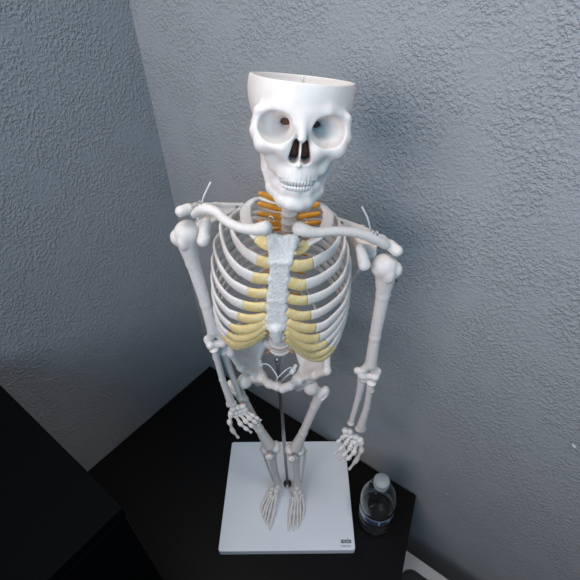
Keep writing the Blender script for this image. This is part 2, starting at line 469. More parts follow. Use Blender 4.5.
# local axes: x image right, y towards the viewer, z up
SK_F = np.array([SK_A @ np.array([1.0, 0, 0]), SK_A @ np.array([0, -1.0, 0]), SK_A @ np.array([0, 0, 1.0])])
fr = (SK_O, SK_F)
s_l5 = at(279.5, 347, y=0.445)
neck_lo = at(289, 226, y=0.430); neck_hi = at(289.5, 204, y=0.418)
skull_base = SK_O + np.array([0, -.012, -.058]) @ SK_F
spine_ctrl = [s_l5 + [0.0, 0.0, -0.004], s_l5 + [0.003, -0.008, 0.045], s_l5 + [0.006, 0.012, 0.10],
              s_l5 * .45 + neck_lo * .55 + [0, 0.028, 0.0], neck_lo + [-0.002, 0.024, -0.025], neck_lo, neck_hi, neck_hi * .45 + skull_base * .55 + [0, .002, 0], skull_base]
SP = catmull(spine_ctrl, 24)
sl = np.concatenate([[0], np.cumsum(np.linalg.norm(np.diff(SP, axis=0), axis=1))]); SLEN = sl[-1]
def sp_at(s):
    return np.array([np.interp(s, sl, SP[:, i]) for i in range(3)])
# vertebra heights from the bottom: 5 lumbar, 12 thoracic, 7 cervical
hts = [1.45] * 5 + list(np.linspace(1.3, 0.92, 12)) + [0.78] * 7
hts = np.array(hts) / sum(hts) * SLEN
cents = np.cumsum(hts) - hts / 2
def vertebra_vf(kind):
    # local: x lateral, y forward, z up, unit = metres, body height about 1 => built at real size
    if kind == 'lumbar': R, H, pw, pd = 0.0158, 0.0082, 0.021, 0.024
    elif kind == 'thoracic': R, H, pw, pd = 0.0095, 0.0058, 0.016, 0.020
    else: R, H, pw, pd = 0.0078, 0.0042, 0.012, 0.014
    pos = [('e', (0, 0, H * .8), (R * 1.02, R * .85, H * .55)), ('e', (0, 0, -H * .8), (R * 1.02, R * .85, H * .55)), ('e', (0, 0, 0), (R * .9, R * .75, H * 1.2))]
    pos += [('c', (sx * R * .5, -R * .6, 0), (sx * R * .55, -R * 1.2, 0), .0022, .0022) for sx in (-1, 1)]
    pos += [('c', (sx * R * .55, -R * 1.2, 0), (sx * pw, -R * 1.45, 0.001), .0023, .0017) for sx in (-1, 1)]
    pos += [('c', (sx * R * .55, -R * 1.2, 0), (0, -R * 1.6, 0), .0020, .0018) for sx in (-1, 1)]
    pos += [('c', (0, -R * 1.6, 0), (0, -R * 1.0 - pd, -0.004 if kind != 'cervical' else -.002), .0018, .0016)]
    zc = H * 1.18
    def cut(G, D): return np.maximum(D, np.abs(G[2] + 0.12 * 0) - zc) if False else D
    return bone(pos, 0.0022, 0.0009)
VERT = {k: make_mesh('vertebra', *vertebra_vf(k), M_BONE) for k in ('cervical', 'thoracic', 'lumbar')}
DISCM = make_mesh('disc', *lathe([(0.6, -1), (0.93, -0.8), (1.0, 0), (0.93, 0.8), (0.6, 1)], 24), M_DISC)
DISCW = make_mesh('disc', *lathe([(0.6, -1), (0.93, -0.8), (1.0, 0), (0.93, 0.8), (0.6, 1)], 24), M_BONE)
def inst(name, me, parent, loc, A=None, scale=(1, 1, 1)):
    o = link_obj(name, me, parent, loc)
    if A is not None:
        R3 = Matrix([list(c) for c in np.array(A).T.tolist()])   # rows of A are the local axes in the world
        o.rotation_euler = R3.to_euler()
    o.scale = scale
    return o
TV = {}
for i in range(24):
    kind = 'lumbar' if i < 5 else 'thoracic' if i < 17 else 'cervical'
    c = sp_at(cents[i]); t = unit(sp_at(min(cents[i] + .004, SLEN)) - sp_at(max(cents[i] - .004, 0)))
    lat = unit(np.array([1.0, 0.06, -0.13])); lat = unit(lat - lat.dot(t) * t); fwd_ = np.cross(t, lat)
    A = [lat, fwd_, t]
    if fwd_[1] > 0: A = [lat, -fwd_, t]; A = [-lat, -fwd_, t]
    inst('vertebra', VERT[kind], sk, c, A)
    R = dict(lumbar=0.0160, thoracic=0.0095, cervical=0.0076)[kind]
    if i < 23:
        d = sp_at(cents[i] + hts[i] / 2)
        inst('intervertebral_disc', DISCM, sk, d, A, (R * 1.02, R * .86, hts[i] * 0.19))
    TV[i] = (c, np.array(A))
# thoracic numbering: T12 is i=5 ... T1 is i=16
def T(n): return TV[17 - n]

# ---- spinal nerves, orange
def nerve(c, A, s, length, rise, w=0.0017, fw=0.0):
    lat = A[0] if A[0][0] * s > 0 else -A[0]
    a = c + lat * 0.006
    P = catmull([a, a + lat * length * .35 + np.array([0, fw * .4, rise * .2]), a + lat * length * .75 + np.array([0, fw, rise * .7]), a + lat * length + np.array([0, fw, rise])], 5)
    n = len(P); put('spinal_nerve', sweep(P, np.linspace(w * 1.5, w * .9, n), np.linspace(w * 0.8, w * 0.5, n), normal=(0, -0.5, 1), seg=8), M_NERVE, sk)
for s in (-1, 1):
    for k, i in enumerate((14, 15, 16, 17)):
        c, A = TV[i]; nerve(c + [0, -0.001 + 0.002, 0], A, s, 0.029 - 0.0012 * k, 0.003 + 0.0015 * k, 0.0038, -0.001)
    for i in range(5, 14):
        c, A = TV[i]; nerve(c, A, s, 0.021, -0.004, 0.0018)
    c, A = TV[0]; nerve(c + [0, .002, 0], A, s, 0.013, -0.012, 0.0017, -0.006)
    c, A = TV[2]; nerve(c, A, s, 0.020, -0.010, 0.0017, -0.004)

# ---- sternum
def S(px, py, y): return at(px, py, y=y)
st_top = 0.372; st_bot = 0.352
def ys(py): return float(np.interp(py, [232, 262, 345], [0.374, 0.362, 0.353]))
def Q(px, py, dy=0.0): return at(px, py, y=ys(py) + dy)
pos = [('t', Q(270, 237), Q(297, 237), Q(289, 262), .0032), ('t', Q(270, 237), Q(289, 262), Q(272, 262), .0032),
       ('t', Q(273, 262), Q(288, 262), Q(284, 300), .0030), ('t', Q(273, 262), Q(284, 300), Q(270, 300), .0030),
       ('t', Q(270, 300), Q(284, 300), Q(283, 328), .0032), ('t', Q(270, 300), Q(283, 328), Q(269, 328), .0032),
       ('c', Q(276, 328), Q(277, 338), .0085, .0062), ('c', Q(272, 240), Q(271, 245), .004, .004), ('c', Q(295, 240), Q(294, 246), .004, .004)]
for (l, r, y_) in ((270, 290, 262), (269, 288, 279), (268.5, 286.5, 294), (267.5, 285.5, 307), (267, 285.5, 318), (267, 285, 325)):
    pos += [('e', Q(l + .5, y_, .001), (.0040, .0035, .0050)), ('e', Q(r - .5, y_, .001), (.0040, .0035, .0050))]
neg = [('e', Q(283, 231, 0), (.006, .01, .0045))]
def rough(G, D):
    return D + 0.0003 * np.sin(G[0] * 1900 + 3 * np.sin(G[2] * 700)) * np.sin(G[2] * 1500 + 2 * np.sin(G[0] * 900))
put('sternum', bone(pos, .0025, .0008, neg, .002, extra=rough), M_STERNUM, sk)

# ---- ribs:  bone pixels from the side to the junction, cartilage pixels on to the sternum
RIBS = {
 'l': {2: ([(231, 222), (234, 237), (243, 250), (255, 258.5)], [(262, 261.5), (270, 263.5)]),
       3: ([(221, 228), (222.5, 240), (227, 254), (237, 268), (250, 276)], [(259, 278.5), (269, 279)]),
       4: ([(215, 246), (217, 258), (222, 270), (231, 282), (244, 290)], [(256, 293.5), (268, 293)]),
       5: ([(213, 262), (214.5, 274), (219, 286), (228, 297), (239, 303.5)], [(254, 307), (267, 306)]),
       6: ([(212.5, 276), (214, 290), (218.5, 301), (227, 311), (234, 315)], [(250, 319), (267, 316.5)]),
       7: ([(213, 290), (215, 303), (220, 315), (228, 324)], [(237, 329), (250, 328.5), (266, 321)]),
       8: ([(214, 303), (216.5, 316), (221, 326), (226, 332)], [(236, 338), (250, 336), (266, 325)]),
       9: ([(215.5, 312), (218, 324), (223, 334)], [(231, 342.5), (241, 343), (255, 337), (264, 330)]),
       10: ([(217, 320), (220, 331)], [(226, 340), (233, 345.5), (243, 344.5), (254, 340), (263, 333)])},
 'r': {2: ([(339, 228), (339, 239), (331, 252), (317, 261)], [(304, 265.5), (289, 265.5)]),
       3: ([(344, 238), (343.5, 251), (337, 266), (322, 278), (309, 283.5)], [(300, 285), (288, 282)]),
       4: ([(347.5, 252), (347, 266), (341, 280), (328, 292), (312, 299)], [(299, 300.5), (286, 298)]),
       5: ([(349.5, 266), (348.5, 281), (342, 295), (330, 306.5), (316, 314)], [(300, 316), (286, 312)]),
       6: ([(349.5, 280), (347.5, 295), (342, 308), (331, 320), (320, 327)], [(305, 328), (286, 322)]),
       7: ([(349, 291), (346, 306), (340, 319), (331, 330), (323, 336)], [(311, 339), (298, 336), (285, 327)]),
       8: ([(348, 302), (344.5, 316), (339, 328), (330, 339)], [(320, 346.5), (306, 346), (286, 330)]),
       9: ([(346.5, 310), (343, 324), (338, 335), (333, 344)], [(325, 352), (312, 354), (298, 343), (288, 334)]),
       10: ([(345, 318), (341, 331), (337, 342)], [(330, 352.5), (320, 358.5), (307, 355), (295, 346), (288, 338)])}}
YL = 0.412
AXC = np.array([-0.029, 0.412])
def rib(n, side):
    b, c = RIBS[side][n]; allp = b + c
    d = np.concatenate([[0], np.cumsum([math.dist(allp[i], allp[i + 1]) for i in range(len(allp) - 1)])]); t = 1 - d / d[-1]
    reach = {7: 0.02, 8: 0.03, 9: 0.10, 10: 0.16}.get(n, 0.0)
    pts = []
    for (p, tt) in zip(allp, t):
        yf = ys(p[1]) + 0.001 if n < 9 else 0.357
        tt = reach + (1 - reach) * tt
        pts.append(at(p[0], p[1], y=yf + (YL - yf) * tt ** 1.9))
    front = np.array(pts)
    Lp = front[0]; V, A = T(n)
    lat = A[0] if A[0][0] * (1 if side == 'r' else -1) > 0 else -A[0]
    Vp = V + lat * 0.007 - A[1] * 0.004 if A[1][1] < 0 else V + lat * .007
    tub = V + lat * 0.017 + np.array([0, 0.014, 0.001])
    back = [Vp, tub]
    yb = tub[1] + 0.014
    for th in (25, 45, 65, 80):
        a = math.radians(th)
        x = tub[0] + (Lp[0] - tub[0]) * math.sin(a) ** 1.1
        y = Lp[1] + (yb - Lp[1]) * math.cos(a) ** 0.9
        z = tub[2] + (Lp[2] - tub[2]) * (th / 90) ** 1.15
        back.append(np.array([x, y, z]))
    P = catmull(list(back) + list(front), 6)
    nb = (len(back) + len(b) - 1) * 6                # index where cartilage starts
    nb += 2
    n_ = np.stack([P[:, 0] - AXC[0], (P[:, 1] - AXC[1]) * 1.1, np.zeros(len(P))], 1) + 1e-6
    m = len(P); wid = np.interp(np.arange(m), [0, 8, 26, 40, m], [.0026, .0044, .0056, .0068, .0069])
    thk = np.full(m, 0.0024)
    if n in (2, 3): wid[-30:] *= np.linspace(1.0, 1.15, 30)
    if n >= 8: wid *= 0.85
    r_ = put('rib', sweep(P[:nb + 1], thk[:nb + 1], wid[:nb + 1], normal=n_[:nb + 1], seg=12), M_BONE, sk)
    wc = wid[nb:] * np.linspace(1.0, 0.92, m - nb)
    put('costal_cartilage', sweep(P[nb:], np.linspace(0.0026, 0.0032, m - nb), wc, normal=n_[nb:], seg=12), M_CART, r_)
for s in 'lr':
    for n in range(2, 11): rib(n, s)
# first ribs, broad arcs around the neck
R1 = {'l': [(262, 199, .446), (252, 201, .438), (246, 209, .425), (246.5, 220, .405), (251, 230, .389), (258, 238, .380)],
      'r': [(311, 203, .442), (322, 206, .434), (328, 214, .420), (326, 226, .402), (318, 237, .388), (307, 244, .380)]}
C1 = {'l': [(258, 238, .380), (265, 243, .375), (272, 245, .371)], 'r': [(307, 244, .380), (299, 249, .374), (292, 249, .369)]}
for s in 'lr':
    V, A = T(1)
    P = catmull([V + [(-1 if s == 'l' else 1) * .008, .006, 0]] + [at(a, b, y=c) for a, b, c in R1[s]], 7)
    up = np.array([0, 0.25, 1.0])
    n_ = np.tile(up, (len(P), 1)); m = len(P)
    r_ = put('rib', sweep(P, np.full(m, .0022), np.concatenate([np.linspace(.003, .0052, m // 2), np.full(m - m // 2, .0064)]), normal=n_, seg=12), M_BONE, sk)
    P = catmull([at(a, b, y=c) for a, b, c in C1[s]], 6); m = len(P)
    put('costal_cartilage', sweep(P, np.full(m, .0026), np.linspace(.0062, .0085, m), normal=np.tile(up * [1, -1.5, 1], (m, 1)), seg=12), M_CART, r_)
# floating ribs 11 and 12
for s in (-1, 1):
    for n, w, dz in ((11, .052, -.035), (12, .035, -.022)):
        V, A = T(n); lat = A[0] if A[0][0] * s > 0 else -A[0]
        P = catmull([V + lat * .008 + [0, .006, 0], V + lat * .018 + [0, .02, -.002], V + lat * w * .7 + [0, .022, dz * .6], V + lat * w + [0, .004, dz]], 7)
        n_ = np.stack([P[:, 0] - AXC[0], P[:, 1] - AXC[1], np.zeros(len(P))], 1)
        put('rib', sweep(P, .0018, np.linspace(.0036, .0025, len(P)), normal=n_, seg=10), M_BONE, sk)

# ---- clavicles
CL = {'l': ([(194, 214.5, .398), (203, 209, .392), (216, 212, .386), (225, 220, .378), (238, 227, .370), (254, 229.5, .364), (266, 228, .363)],
            [.0035, .0052, .0046, .0042, .0043, .0048, .0066]),
      'r': ([(386, 245.5, .382), (374, 238.5, .378), (356, 232.5, .373), (336, 231, .367), (316, 232.5, .361), (306, 231, .359), (299, 229, .360)],
            [.0040, .0050, .0045, .0042, .0045, .0052, .0066])}
for s in 'lr':
    pts, rad = CL[s]; P = catmull([at(a, b, y=c) for a, b, c in pts], 6); r = np.interp(np.linspace(0, 1, len(P)), np.linspace(0, 1, len(rad)), rad)
    pos = [('c', P[i], P[i + 1], r[i], r[i + 1]) for i in range(0, len(P) - 1)]
    e = P[-1]
    pos += [('e', e, (.0052, .0050, .0074))]
    put('clavicle', bone(pos, .002, .0009), M_BONE, sk)

for (a, b, c), (d, e, f2) in (((272, 222, .3665), (270.5, 216, .371)), ((303, 224, .3625), (305.5, 218.5, .367)), ((375, 236, .374), (376.5, 231, .377)), ((199, 205.5, .390), (199.5, 201, .393))):
    P = [at(a, b, y=c), at(d, e, y=f2)]
    put('wire_loop', sweep(catmull([P[0] + [-.0018, 0, 0], P[0] * .4 + P[1] * .6 + [-.0022, 0, 0], P[1], P[0] * .4 + P[1] * .6 + [.0022, 0, 0], P[0] + [.0018, 0, 0]], 6), .00055, seg=6), M_METAL, sk)
for a, b, c in ((299.5, 236.5, .3535), (396.5, 281, .384)):
    p = at(a, b, y=c); put('screw', sweep([p + [0, .003, 0], p + [0, 0, 0], p + [0, -.0008, 0]], [.0010, .0014, .0010], seg=10), M_DARKMETAL, sk)

# ---- scapulae (blade behind the ribs, spine, acromion, coracoid)
def scapula(side):
    if side == 'l':
        acro = at(181, 211.5, y=.402); sp1 = at(196, 206, y=.425); sp2 = at(216, 205, y=.447); med = at(242, 206, y=.462)
        cor_t = at(206, 224, y=.400); cor_b = at(203, 241, y=.392); gl = at(199, 229, y=.417); lat = -1
        pin = [(201.5, 206, .415), (204, 196, .413), (210.5, 182.5, .410)]; acro2 = at(188, 209, y=.408)
        inf = at(231, 262, y=.478); medb = at(243, 222, y=.478)
    else:
        acro = at(397, 251, y=.386); sp1 = at(382, 238, y=.405); sp2 = at(362, 228, y=.430); med = at(337, 220, y=.450)
        cor_t = at(361, 250, y=.382); cor_b = at(364.5, 265, y=.376); gl = at(371, 253, y=.400); lat = 1
        pin = [(370.8, 231, .403), (367.5, 218, .400), (362, 207, .398)]; acro2 = at(390, 245, y=.392)
        inf = at(352, 280, y=.460); medb = at(337, 238, y=.462)
    pos = [('c', acro, acro2, .0062, .0058), ('c', acro2, sp1, .0045, .0035), ('c', sp1, sp2, .0032, .003), ('c', sp2, med, .003, .0038),
           ('t', sp2, med, gl, .0014), ('t', med, medb, gl, .0013), ('t', medb, inf, gl, .0013),
           ('c', gl, inf, .0042, .0022), ('c', inf, medb, .0022, .0018), ('c', medb, med, .0018, .0028),
           ('e', gl, (.006, .0065, .009)), ('t', sp1, sp2, gl, .0014),
           ('c', gl + [0, -.002, .006], cor_t + [0, .002, .002], .0042, .0045), ('c', cor_t, cor_b, .0052, .0066)]
    if side == 'l': pos.append(('c', cor_t + [-.004, 0, -.002], cor_b + [.004, 0, .004], .004, .004))
    neg = [('e', med * .82 + sp2 * .18, (.0022, .01, .0016))]
    o = put('scapula', bone(pos, .0028, .0009, neg, .0008), M_BONE, sk)
    P = catmull([at(a, b, y=c) for a, b, c in pin], 5)
    t = put('plastic_tie', sweep(P, .0010, .0013, seg=8), M_CORD, o); t['label'] = 'upright white plastic tie end'
scapula('l'); scapula('r')

# ---- long bones
def humerus(H, E, s, front=(0, -1, 0), rh=.0146):
    """H head centre, E elbow centre, s = +1 when the elbow's outer side is at +x"""
    Ln = np.linalg.norm(E - H); A = frame3(E - H, (s, 0, 0))  # local x lateral, z down the bone
    A = np.array([A[0], A[1] , A[2]])
    if np.dot(A[1], np.array(front)) < 0: A[1] = -A[1]
    L = Ln
    pos = [('e', (-.002, 0, -.001), (rh, rh * .95, rh)), ('e', (.0115, .001, .003), (.0065, .008, .0090)), ('e', (.003, .011, .006), (.0055, .0045, .008)),
           ('c', (.001, 0, .009), (.0015, 0, .038), .0120, .0080), ('c', (.0015, 0, .038), (0, 0, L * .6), .0080, .0070),
           ('c', (0, 0, L * .6), (0, 0, L - .020), .0070, .0078),
           ('c', (0, 0, L - .022), (-.011, 0, L - .004), .0060, .0052), ('c', (0, 0, L - .022), (.009, 0, L - .003), .0060, .0055),
           ('e', (-.0165, -.001, L - .006), (.0048, .0045, .0052)), ('e', (.0120, 0, L - .005), (.0042, .004, .006)),
           ('c', (-.009, .001, L + .001), (-.001, .001, L + .002), .0070, .0052), ('e', (.0075, .0035, L + .001), (.0062, .0066, .0062))]
    neg = [('e', (-.001, .0090, L - .0095), (.0040, .0030, .0034)), ('c', (.0080, .0155, -.002), (.0062, .0140, .018), .0015, .0013)]
    return bone(pos, .0028, .0009, neg, .001, frame=(H, A))

def forearm(name, a, b, ra, rm, rb, hint, kind):
    A = frame3(b - a, hint); L = np.linalg.norm(b - a)
    if kind == 'radius':
        pos = [('e', (0, 0, .001), (ra * 1.25, ra * 1.25, .0028)), ('c', (0, 0, .002), (0, 0, .012), ra * .8, ra * .85), ('e', (.002, .001, .018), (ra * .8, ra * .8, .004)),
               ('c', (0, 0, .012), (0.002, 0, L * .5), rm, rm), ('c', (0.002, 0, L * .5), (0, 0, L - .012), rm, rb * .75), ('e', (0, 0, L - .005), (rb, rb * .75, .0065)), ('e', (rb * .7, 0, L + .0005), (.003, .003, .004))]
        neg = [('c', (-.003, rb * .95, L - .010), (-.001, rb * .95, L - .002), .0006, .0006)]
    else:
        pos = [('e', (0, -.003, -.004), (ra * 1.15, ra * 1.2, .008)), ('e', (0, .003, .007), (ra, ra * 1.1, .004)), ('c', (0, 0, .004), (-.001, 0, L * .4), ra * .95, rm),
               ('c', (-.001, 0, L * .4), (0, 0, L - .006), rm, rb * .7), ('e', (0, 0, L - .003), (rb, rb, .004)), ('e', (-rb * .6, 0, L + .002), (.0016, .0016, .003))]
        neg = []
    return bone(pos, .002, .0008, neg, .0005, frame=(a, A))

hL = at(186, 234, y=.408); eL = at(216.5, 342, y=.402)
hR = at(386, 267, y=.388); eR = at(369, 374, y=.388)
put('humerus', humerus(hL, eL, -1), M_BONE, sk)
put('humerus', humerus(hR, eR, 1), M_BONE, sk)
rLa, rLb = at(214, 349, y=.396), at(232, 405, y=.403)
uLa, uLb = at(222.5, 347, y=.410), at(241, 399, y=.418)
put('radius', forearm('radius', rLa, rLb, .0052, .0044, .0084, (-1, 0, 0), 'radius'), M_BONE, sk)
put('ulna', forearm('ulna', uLa, uLb, .0062, .0043, .0054, (1, 0, 0), 'ulna'), M_BONE, sk)
rRa, rRb = at(371.5, 382, y=.382), at(360, 430, y=.392)
uRa, uRb = at(363, 378, y=.396), at(350.5, 424, y=.397)
put('radius', forearm('radius', rRa, rRb, .0056, .0046, .0088, (1, 0, 0), 'radius'), M_BONE, sk)
put('ulna', forearm('ulna', uRa, uRb, .0066, .0046, .0056, (-1, 0, 0), 'ulna'), M_BONE, sk)

# ---- hands and feet
SEG = make_mesh('phalanx', *lathe([(.3, 0), (.85, .02), (1.0, .08), (.92, .15), (.62, .28), (.54, .5), (.58, .7), (.86, .83), (.92, .92), (.72, .985), (.3, 1)], 12), M_BONE)
TIP = make_mesh('phalanx', *lathe([(.3, 0), (.9, .03), (1.0, .12), (.8, .25), (.55, .45), (.46, .7), (.66, .86), (.6, .95), (.25, 1)], 12), M_BONE)
def seg_bone(name, a, b, r, parent, tip=False, squash=0.85):
    L = np.linalg.norm(b - a); A = frame3(b - a, (1, 0, 0.01))
    return inst(name, TIP if tip else SEG, parent, a, A, (r, r * squash, L * 1.02))
def digits(parent, chains, rad, names):
    for pts, r in zip(chains, rad):
        P = [at(q[0], q[1], y=q[2]) for q in pts]
        for i in range(len(P) - 1):
            seg_bone(names[0] if i == 0 else names[1], P[i], P[i + 1], r * (1, .92, .82, .74)[min(i, 3)], parent, tip=(i == len(P) - 2))
def pebbles(P, r, k=.0012):
    pos = [('e', p, rr) for p, rr in zip(P, r)]
    return bone(pos, k, .0007)
# left of the picture
cp = [(233, 409, .405), (238, 407.5, .409), (243, 406, .412), (231.5, 413, .405), (236, 412.5, .408), (240.5, 411, .411), (245, 409.5, .413)]
hand = put('carpal_bones', pebbles([at(*q[:2], y=q[2]) for q in cp], [(.0054, .0050, .0050)] * 7), M_BONE, sk)
digits(hand, [[(231, 415, .404), (229.5, 422, .401), (232.5, 430.5, .400), (238.5, 438, .400)],
              [(235.5, 415, .406), (240.5, 424, .400), (246, 428.5, .399), (251.5, 432.5, .400)],
              [(239.5, 413.5, .409), (246, 421.5, .402), (251, 425.5, .400), (256.5, 430, .401)],
              [(243, 412, .411), (250, 418.5, .406), (255, 422, .404), (259, 425.5, .404)],
              [(246, 411, .413), (253, 415.5, .410), (257, 418, .409), (261, 420.5, .409)]],
       [.0050, .0048, .0048, .0045, .0041], ('metacarpal', 'phalanx'))
# right of the picture
cp = [(345.5, 430.5, .398), (350, 431.5, .398), (356, 437, .394), (346, 434.5, .397), (351, 435.5, .396), (360, 440, .391), (355, 441.5, .392)]
hand = put('carpal_bones', pebbles([at(*q[:2], y=q[2]) for q in cp], [(.0060, .0056, .0054)] * 7), M_BONE, sk)
digits(hand, [[(361, 442, .390), (361.5, 450, .388), (356.5, 460, .386), (349, 469.5, .385)],
              [(356.5, 443, .391), (354, 452.5, .382), (348.5, 458, .379), (343.5, 461.5, .379)],
              [(352, 440, .394), (350.5, 447.5, .385), (344.5, 454.5, .381), (337.5, 460, .380)],
              [(349, 437, .395), (346.5, 442.5, .388), (341, 448.5, .384), (334.5, 453.5, .383)],
              [(345.5, 434, .397), (342.5, 437.5, .391), (338.5, 441.5, .388), (334, 445, .387)]],
       [.0054, .0056, .0055, .0052, .0047], ('metacarpal', 'phalanx'))

# ---- pelvis
def hip_bone(side):
    if side == 'l':
        si = at(263, 345, y=.462); ring = [at(256, 362, y=.447), at(261, 377, y=.427), at(269, 384, y=.411), at(277.5, 386.5, y=.404)]
        ace = at(250, 376, y=.442); asis = at(231, 353, y=.405); crest1 = at(229, 338, y=.420); crest2 = at(240, 326, y=.450); aiis = at(241, 367, y=.415)
        isch = at(258, 382, y=.478)
    else:
        si = at(297, 346, y=.458); ring = [at(304, 368, y=.440), at(298, 380, y=.419), at(290, 386, y=.405), at(282.5, 388.5, y=.402)]
        ace = at(308, 382, y=.437); asis = at(327, 371, y=.394); crest1 = at(327, 352, y=.405); crest2 = at(320, 337, y=.438); aiis = at(315, 375, y=.405)
        isch = at(299, 387, y=.472)
    mid = (si + ring[0]) / 2
    pos = [('t', si, crest2, ring[0], .0030), ('t', crest2, crest1, ring[0], .0026), ('t', crest1, asis, ring[0], .0028), ('t', asis, aiis, ring[0], .0034), ('t', aiis, ace, ring[0], .0035),
           ('c', si, crest2, .0036, .0034), ('c', crest2, crest1, .0034, .0036), ('c', crest1, asis, .0036, .0038), ('c', asis, aiis, .0026, .0036), ('c', aiis, ace, .0042, .007),
           ('c', si, ring[0], .0050, .0052), ('c', ring[0], ring[1], .0056, .0062), ('c', ring[1], ring[2], .0060, .0052), ('c', ring[2], ring[3], .0052, .0062),
           ('t', ring[0], ring[1], aiis, .0034), ('t', ring[0], aiis, asis, .0024), ('t', ring[0], ring[1], isch, .0036), ('t', ring[1], ring[2], isch, .0030),
           ('c', ring[1], ace, .008, .0112), ('c', ace, isch, .0085, .0062), ('c', isch, ring[3] + [0, .014, -.012], .0048, .0036), ('c', ring[3] + [0, .014, -.012], ring[3], .0036, .0045)]
    return pos
for s in 'lr': put('hip_bone', bone(hip_bone(s), .0058, .001), M_BONE, sk)
# sacrum
sc0 = s_l5 + [0, .004, -.010]
pos = [('e', sc0, (.015, .010, .007)), ('c', sc0 + [-.006, .008, 0], at(262, 343, y=.466), .007, .006), ('c', sc0 + [.006, .008, 0], at(298, 344, y=.462), .007, .006), ('t', sc0 + [-.022, .012, 0], sc0 + [.022, .012, -.004], sc0 + [0, .034, -.045], .0045), ('c', sc0, sc0 + [0, .03, -.03], .009, .005),
       ('c', sc0 + [0, .034, -.045], sc0 + [0, .028, -.060], .0035, .002)]
put('sacrum', bone(pos, .004, .001), M_BONE, sk)
sy = at(280, 387.5, y=.404)
put('pubic_disc', bone([('e', sy, (.0025, .0045, .0055))], .001, .0007), M_BONE, sk)
# white cords and caps inside the pelvis
for pts in ([(262, 364, .440), (268, 364.5, .436), (274, 371, .430), (277.5, 378, .422), (275.5, 383, .416)], [(296, 367, .438), (289, 368, .434), (282, 373.5, .428), (277, 379, .420), (274.5, 384, .414)],
            [(295, 370, .436), (288, 375, .430), (282, 381, .424), (279, 385, .414)]):
    put('hip_cord', sweep(catmull([at(a, b, y=c) for a, b, c in pts], 6), .0010, seg=8), M_CORD, sk)
for a, b, y_ in (((296, 365, .434), (291.5, 373, .430), 0), ((260, 360, .445), (260.5, 367, .440), 0)):
    P = [at(*a[:2], y=a[2]), at(*b[:2], y=b[2])]
    put('cord_cap', sweep([P[0], P[0] * .55 + P[1] * .45, P[0] * .5 + P[1] * .5, P[1]], [.0026, .0026, .0042, .0040], seg=16), M_CORD, sk)
# hanging hook at the top of the pole
hk = pole_top
put('pole_hook', sweep(catmull([hk, hk + [.001, 0, .008], hk + [-.001, -.003, .014], hk + [-.002, -.008, .016]], 5), .0014, seg=8), M_METAL, sk)
put('pole_collar', sweep([hk + [0, 0, -.004], hk + [0, 0, .004]], [.0048, .0048], seg=20), M_METAL, sk)

# ---- legs
def femur(Hd, Kn, s):
    A = frame3(Kn - Hd, (s, 0, 0)); L = np.linalg.norm(Kn - Hd)
    A = np.array(A)
    if A[1][1] > 0: A[1] = -A[1]
    off = .018
    pos = [('e', (0, 0, 0), (.0118, .0118, .0118)), ('c', (.002, 0, .002), (off, -.001, .014), .0080, .0078), ('e', (off + .006, -.002, .010), (.0070, .0080, .0120)), ('e', (off - .004, -.003, .028), (.0055, .0055, .0065)),
           ('c', (off, 0, .016), (off * .75, 0, .044), .0092, .0074), ('c', (off * .75, 0, .044), (off * .3, .002, L * .65), .0074, .0070),
           ('c', (off * .3, .002, L * .65), (0, 0, L - .014), .0072, .0105), ('e', (-.0095, -.003, L), (.0088, .0120, .0095)), ('e', (.0095, -.003, L), (.0088, .0120, .0095))]
    neg = [('c', (off + .008, .0075, .004), (off + .001, .0075, .016), .0024, .0020), ('e', (0, -.012, L + .004), (.003, .006, .009))]
    return bone(pos, .0038, .0009, neg, .0015, frame=(Hd, A))
hdL, hdR = at(245, 381, y=.430), at(311, 387.5, y=.424)
knL, knR = at(270.5, 449, y=.428), at(295, 451, y=.428)
put('femur', femur(hdL, knL, -1), M_BONE, sk); put('femur', femur(hdR, knR, 1), M_BONE, sk)
anL, anR = at(277.5, 482, y=.450), at(297.5, 484, y=.450)
def tibia(a, b, s):
    A = frame3(b - a, (s, 0, 0)); A = np.array(A); L = np.linalg.norm(b - a)
    if A[1][1] > 0: A[1] = -A[1]
    pos = [('e', (-.007, -.003, .012), (.0080, .0095, .0055)), ('e', (.007, -.003, .012), (.0080, .0095, .0055)), ('e', (0, .006, .022), (.0045, .004, .006)),
           ('c', (0, 0, .014), (0, .001, .038), .0105, .0072), ('c', (0, .001, .038), (0, .001, L * .7), .0070, .0058), ('c', (0, .001, L * .7), (0, 0, L - .006), .0058, .0078),
           ('e', (-.0055, 0, L), (.0032, .004, .0055)), ('e', (0, 0, L - .003), (.007, .006, .004))]
    return bone(pos, .0035, .0009, frame=(a, A))
put('tibia', tibia(knL, anL, -1), M_BONE, sk); put('tibia', tibia(knR, anR, 1), M_BONE, sk)
for (k_, a_, s) in ((knL, anL, -1), (knR, anR, 1)):
    top = k_ + np.array([s * .0185, .012, -.020]); bot = a_ + np.array([s * .0095, .003, .0])
    A = frame3(bot - top, (1, 0, 0)); L = np.linalg.norm(bot - top)
    put('fibula', bone([('e', (0, 0, 0), (.0038, .0038, .005)), ('c', (0, 0, .003), (0, 0, L - .008), .0022, .0022), ('e', (0, 0, L - .003), (.0032, .0034, .0065))], .002, .0008, frame=(top, A)), M_BONE, sk)
# patellae with a brown screw hole
for px, py, y_ in ((269, 457.5, .408), (291.5, 459.5, .408)):
    c = at(px, py, y=y_)
    o = put('patella', bone([('e', c, (.0072, .0045, .0080)), ('e', c + [0, 0, .002], (.006, .0055, .005))], .002, .0008, [('e', c + [.001, -.004, .0045], (.0016, .004, .0013))], .0005), M_BONE, sk)
    put('screw', bone([('e', c + [.001, -.0032, .0042], (.0014, .0012, .0012))], .001, .0005), M_DISC, o)
